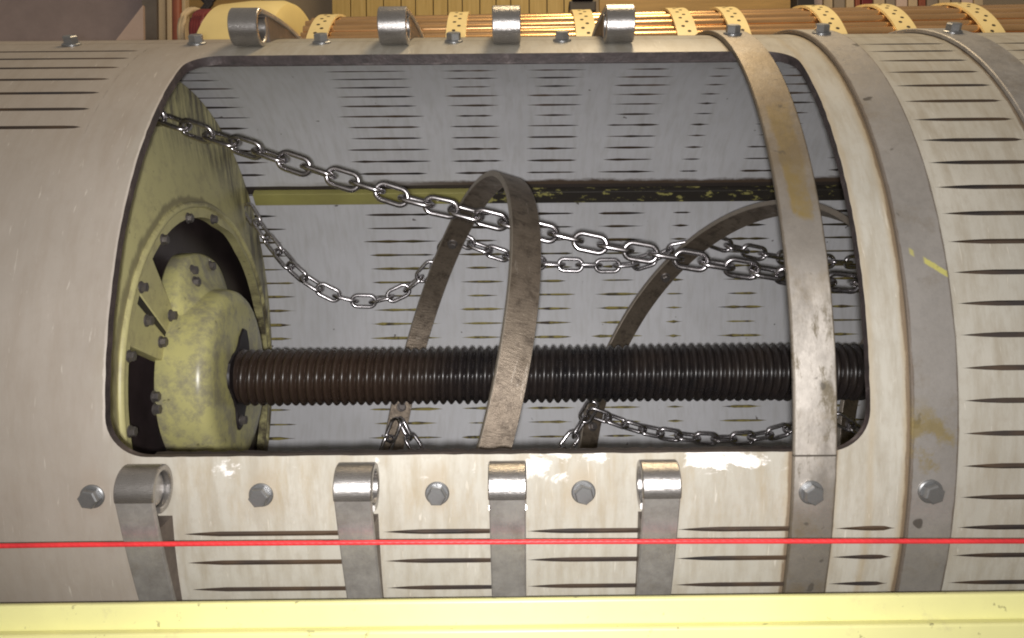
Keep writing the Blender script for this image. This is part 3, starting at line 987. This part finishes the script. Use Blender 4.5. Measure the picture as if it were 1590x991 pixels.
# ------------------------------------------------------------------ cord and beam in front
mb = MB()
ptsc = [unproject(px, py, .962) for px, py in ((-820, 857), (-160, 850), (134, 846), (500, 843), (800, 841.5), (1200, 840.5), (1457, 840.5), (1760, 841), (2430, 845))]
mb.tube(catmull(ptsc, 10), .0030, 12)
tag(mb.build('taut_rope', M['red'], None, smooth=60), 'thin taut red rope stretched across the front of the drum', 'rope')
mb = MB()
mb.box((-1.25, .955, -.50), (1.25, .966, -.3272))
mb.box((-1.25, .938, -.44), (1.25, .9548, -.3555))
beam = mb.build('yellow_beam', M['yellow_beam'], None, smooth=30, bevel=.0035, bseg=3)
tag(beam, 'pale yellow painted steel beam along the bottom in front of the drum', 'beam')
beam.rotation_euler = (0, -ROLL * .4, 0)

# ------------------------------------------------------------------ behind: bundle of copper tubes round a frame
cr_ = .50; cyy, czz = 3.02, .575
slope = .010
root = empty('copper_tube_drum', 'row of copper tubes laid round a drum with cream punched bands', 'tube drum', loc=(0, cyy, czz))
xa, xb = -.70, 2.2
def tube_pt(x, r, d):
    a = R2D(d)
    return Vector((x, cyy - r * math.cos(a), czz + r * math.sin(a) + slope * x))
for k in range(26):
    d = -6 + 5.2 * k
    mb = MB(); rr = .0165 + .0025 * math.sin(k * 2.3)
    mb.tube([tube_pt(x, cr_ + .002 * math.sin(k * 1.7), d + .25 * math.sin(x * 2 + k)) for x in [xa + (xb - xa) * i / 12 for i in range(13)]], rr, 12)
    mb.build('copper_tube', M['copper'], root, smooth=60)
for px in (500, 713, 912, 1066, 1147, 1292, 1400, 1530):
    x = (px - VX) * 2.66 / FPX
    mb = MB(); w = .064; th = .008
    rw = []
    for k in range(61):
        d = -10 + 150 * k / 60
        rad = Vector((0, -math.cos(R2D(d)), math.sin(R2D(d))))
        rw.append([tube_pt(x + s, cr_ + .018 + q, d) for s, q in ((-w / 2, 0), (-w / 2, th), (w / 2, th), (w / 2, 0))])
    mb.grid(rw, 0, closed_v=True)
    bd = mb.build('band', M['band'], root, smooth=30)
    mb = MB()
    for k in range(36):
        d = 2 + 3.4 * k
        cp = tube_pt(x + (.008 if k % 2 else -.008), cr_ + .018 + th + .0006, d)
        rad = Vector((0, -math.cos(R2D(d)), math.sin(R2D(d)))); tn = Vector((0, math.sin(R2D(d)), math.cos(R2D(d))))
        mb.face([cp + .0062 * (math.cos(2 * PI * q / 10) * Vector((1, 0, 0)) + math.sin(2 * PI * q / 10) * tn) for q in range(10)])
    mb.build('holes', M['hole'], bd, smooth=0)
# pale flange at its left end
mb = MB()
mb.lathe([(-1.02, .30), (-1.02, .54), (-1.0, .565), (-.90, .575), (-.80, .575), (-.775, .565), (-.765, .54), (-.765, .40)], 160, axis_y=cyy, axis_z=czz - .01)
mb.build('flange', M['flange'], root, smooth=35)
mb = MB(); mb.lathe([(-.80, 0), (-.80, .46), (2.25, .46), (2.25, 0)], 48, axis_y=cyy, axis_z=czz - .01)
mb.build('core', M['dark'], root, smooth=30)

# ------------------------------------------------------------------ background
floor_z = -1.05
mb = MB(); mb.face([(-6, -3, floor_z), (6, -3, floor_z), (6, 6, floor_z), (-6, 6, floor_z)])
tag(mb.build('floor', M['concrete'], None, smooth=0), kind='structure')
ZW = 4.3
def bgx(px, z): return (px - VX) * z / FPX
mb = MB(); mb.box((-6, ZW + .25, floor_z), (6, ZW + .4, 3.2))
tag(mb.build('workshop_wall', M['wall'], None, smooth=0), 'plain plaster wall at the back of the workshop', 'wall')
# plank partition
root = empty('plank_partition', 'partition of upright yellowish pine planks behind the copper tubes', 'partition', loc=(0, ZW, floor_z))
x = bgx(520, ZW)
while x < bgx(905, ZW):
    w = random.uniform(.075, .10)
    mb = MB(); mb.box((x, ZW + random.uniform(0, .006), floor_z), (x + w - .005, ZW + .03, 2.6))
    mb.build('plank', M['wood'], root, smooth=0, bevel=.002)
    x += w
# brown board to the right, pale upright slats further right
mb = MB(); z0 = 3.75
mb.box((bgx(935, z0), z0, 1.395), (bgx(1232, z0), z0 + .03, 1.75))
brd = mb.build('brown_board', M['brown_board'], None, smooth=0, bevel=.003)
tag(brd, 'wide brown wooden board above the copper tubes', 'board')
mb = MB(); mb.box((bgx(1236, 3.8), 3.75, 1.2), (bgx(1263, 3.8), 3.95, 1.75))
tag(mb.build('dark_cabinet', M['dark'], None, smooth=0, bevel=.004), 'narrow dark cabinet right of the brown board', 'cabinet')
cols = [('pale_board', .05), ('cream_post', .05), ('grey_post', .06), ('cream_post', .045), ('red_brown', .03), ('dark_red', .06), ('cream_post', .06), ('grey_post', .05), ('pale_board', .06), ('cream_post', .05), ('red_brown', .04), ('grey_post', .06), ('cream_post', .06), ('grey_post', .05), ('pale_board', .06), ('cream_post', .05)]
names = {'pale_board': 'pale pink', 'cream_post': 'cream', 'grey_post': 'grey brown', 'red_brown': 'red brown', 'dark_red': 'dark red'}
x = bgx(1268, 4.0); first = True
root = empty('slat_rack', 'rack of upright cream, grey and red slats far right behind the copper tubes', 'rack', loc=(x, 4.0, floor_z))
for nm, w in cols:
    mb = MB(); mb.box((x, 4.0, 1.0), (x + w - .008, 4.05, 1.8)); mb.build('slat', M[nm], root, smooth=0, bevel=.003); x += w
mb = MB(); mb.box((bgx(1264, 4.0), 3.99, .94), (x, 4.08, .998)); mb.box((bgx(1268, 4.0), 4.055, floor_z), (bgx(1268, 4) + .05, 4.1, 1.8)); mb.box((x - .05, 4.055, floor_z), (x, 4.1, 1.8))
mb.build('frame', M['brown_board'], root, smooth=0)
# dark fitting by the fourth band
root = empty('dark_fitting', 'small black fitting with a cream stripe behind the copper tubes', 'fitting', loc=(bgx(908, 3.6), 3.6, 1.4))
mb = MB(); mb.box((bgx(888, 3.6), 3.6, 1.35), (bgx(930, 3.6), 3.68, 1.398)); mb.box((bgx(893, 3.6), 3.59, 1.398), (bgx(926, 3.6), 3.66, 1.43))
mb.build('casing', M['dark'], root, smooth=0, bevel=.006)
mb = MB(); mb.box((bgx(896, 3.6), 3.585, 1.405), (bgx(922, 3.6), 3.589, 1.415)); mb.build('stripe', M['cream_post'], root, smooth=0)

# left background
z0 = 4.1
mb = MB(); mb.box((bgx(-200, z0), z0, floor_z), (bgx(236, z0), z0 + .03, 2.5))
tag(mb.build('grey_sheet', M['grey_sheet'], None, smooth=0), 'large pinkish grey sheet upright at the far left', 'sheet')
z0 = 3.9
mb = MB()
tri = [(176, 70), (222, 8), (226, 70)]
a = [unproject(px, py, z0) for px, py in tri]
a[0].z -= 1.2; a[2].z -= 1.2; a[0].x -= .95
b = [p + Vector((0, .02, 0)) for p in a]
mb.face(a); mb.face(b[::-1])
for i in range(3): mb.face([a[i], a[(i + 1) % 3], b[(i + 1) % 3], b[i]])
tag(mb.build('pale_board', M['pale_board'], None, smooth=0), 'pale pink pointed board leaning before the grey sheet', 'board')
def post(pa, pb, z, m, name, label, cat, top=2.4, dep=.05):
    mb = MB(); mb.box((bgx(pa, z), z, floor_z), (bgx(pb, z), z + dep, top))
    return tag(mb.build(name, M[m], None, smooth=0, bevel=.004), label, cat)
post(224, 248, 4.0, 'grey_post', 'upright_board', 'grey brown upright board right of the pale pointed board', 'board')
post(250, 261, 3.9, 'cream_post', 'post', 'cream post, left one of the pair beside the red brown pipe', 'post')
post(263, 270, 3.88, 'cream_post', 'post', 'slim cream post standing right against the red brown pipe', 'post')
mb = MB(); xx = bgx(279, 3.7)
mb.tube([Vector((xx, 3.7, floor_z)), Vector((xx, 3.7, 2.4))], .021, 16)
tag(mb.build('red_brown_pipe', M['red_brown'], None, smooth=40), 'upright red brown pipe left of the coiled hoses', 'pipe')
post(286, 292, 3.9, 'cream_post', 'post', 'thin cream post between the red brown pipe and the hoses', 'post')
post(292, 410, 4.15, 'brown_board', 'panel', 'brown wooden panel behind the coiled hoses', 'panel')
def coil(px, py, z, rad, tr, m, name, label, turns=3, sq=.35):
    mb = MB(); c = unproject(px, py, z); pts = []
    for k in range(turns * 28 + 1):
        a = 2 * PI * k / 28
        pts.append(c + Vector((rad * sq * math.cos(a) + .011 * k / 28, .09 * math.cos(a), rad * math.sin(a))))
    mb.tube(pts, tr, 8)
    return tag(mb.build(name, M[m], None, smooth=60), label, 'hose')
coil(304, 62, 3.5, .125, .011, 'cream_post', 'coiled_hose', 'cream coiled hose hanging beside the dark red one', 2, .3)
coil(322, 58, 3.45, .10, .014, 'dark_red', 'coiled_hose', 'dark red coiled hose left of the first steel eye', 4, .35)
mb = MB()
for k in range(4):
    pts = [unproject(308 + 8 * k + 14 * math.sin(i * .5 + k), -8 + i * 6, 3.6) for i in range(7)]
    mb.tube(catmull(pts, 4), .011, 8)
tag(mb.build('cable_bunch', M['dark'], None, smooth=60), 'bunch of black cables above the coiled hoses', 'cable bunch')

# ------------------------------------------------------------------ light
w = bpy.data.worlds.new('World'); bpy.context.scene.world = w; w.use_nodes = True
bg = w.node_tree.nodes['Background']; bg.inputs[0].default_value = (1.0, .91, .80, 1); bg.inputs[1].default_value = .25


def lamp(name, loc, target, power, size, color, shape='DISK', sy=None):
    l = bpy.data.lights.new(name, 'AREA'); l.energy = power; l.size = size; l.color = color; l.shape = shape
    if sy: l.size_y = sy
    o = bpy.data.objects.new(name, l); C.objects.link(o); o.location = loc
    o.rotation_euler = (Vector(target) - Vector(loc)).to_track_quat('-Z', 'Y').to_euler()
    return o


lamp('flash_lamp', (-.004, -.03, -.012), (-.02, 1.5, -.10), 10.8, .02, (1.0, .975, .96))
bpy.data.objects['flash_lamp'].data.spread = R2D(125)
lamp('ceiling_lamp', (.5, 2.15, 2.9), (.3, 2.2, 0), 58, 1.4, (1.0, .77, .47), 'RECTANGLE', .5)

# ------------------------------------------------------------------ camera
cam = bpy.data.cameras.new('camera'); co = bpy.data.objects.new('camera', cam); C.objects.link(co)
cam.sensor_width = 36; cam.lens = FPX / 1590 * 36
cam.shift_x = -(VX - 795) / 1590
cam.clip_start = .02; cam.clip_end = 100
co.matrix_world = Matrix.Rotation(R2D(90), 4, 'X') @ Matrix.Rotation(-ROLL, 4, 'Z')
sc = bpy.context.scene
sc.camera = co
sc.render.engine = 'CYCLES'
sc.view_settings.view_transform = 'Standard'; sc.view_settings.look = 'None'
sc.view_settings.exposure = 0; sc.view_settings.gamma = 1
sc.cycles.filter_width = 2.0
sc.render.resolution_x = 1024; sc.render.resolution_y = 638
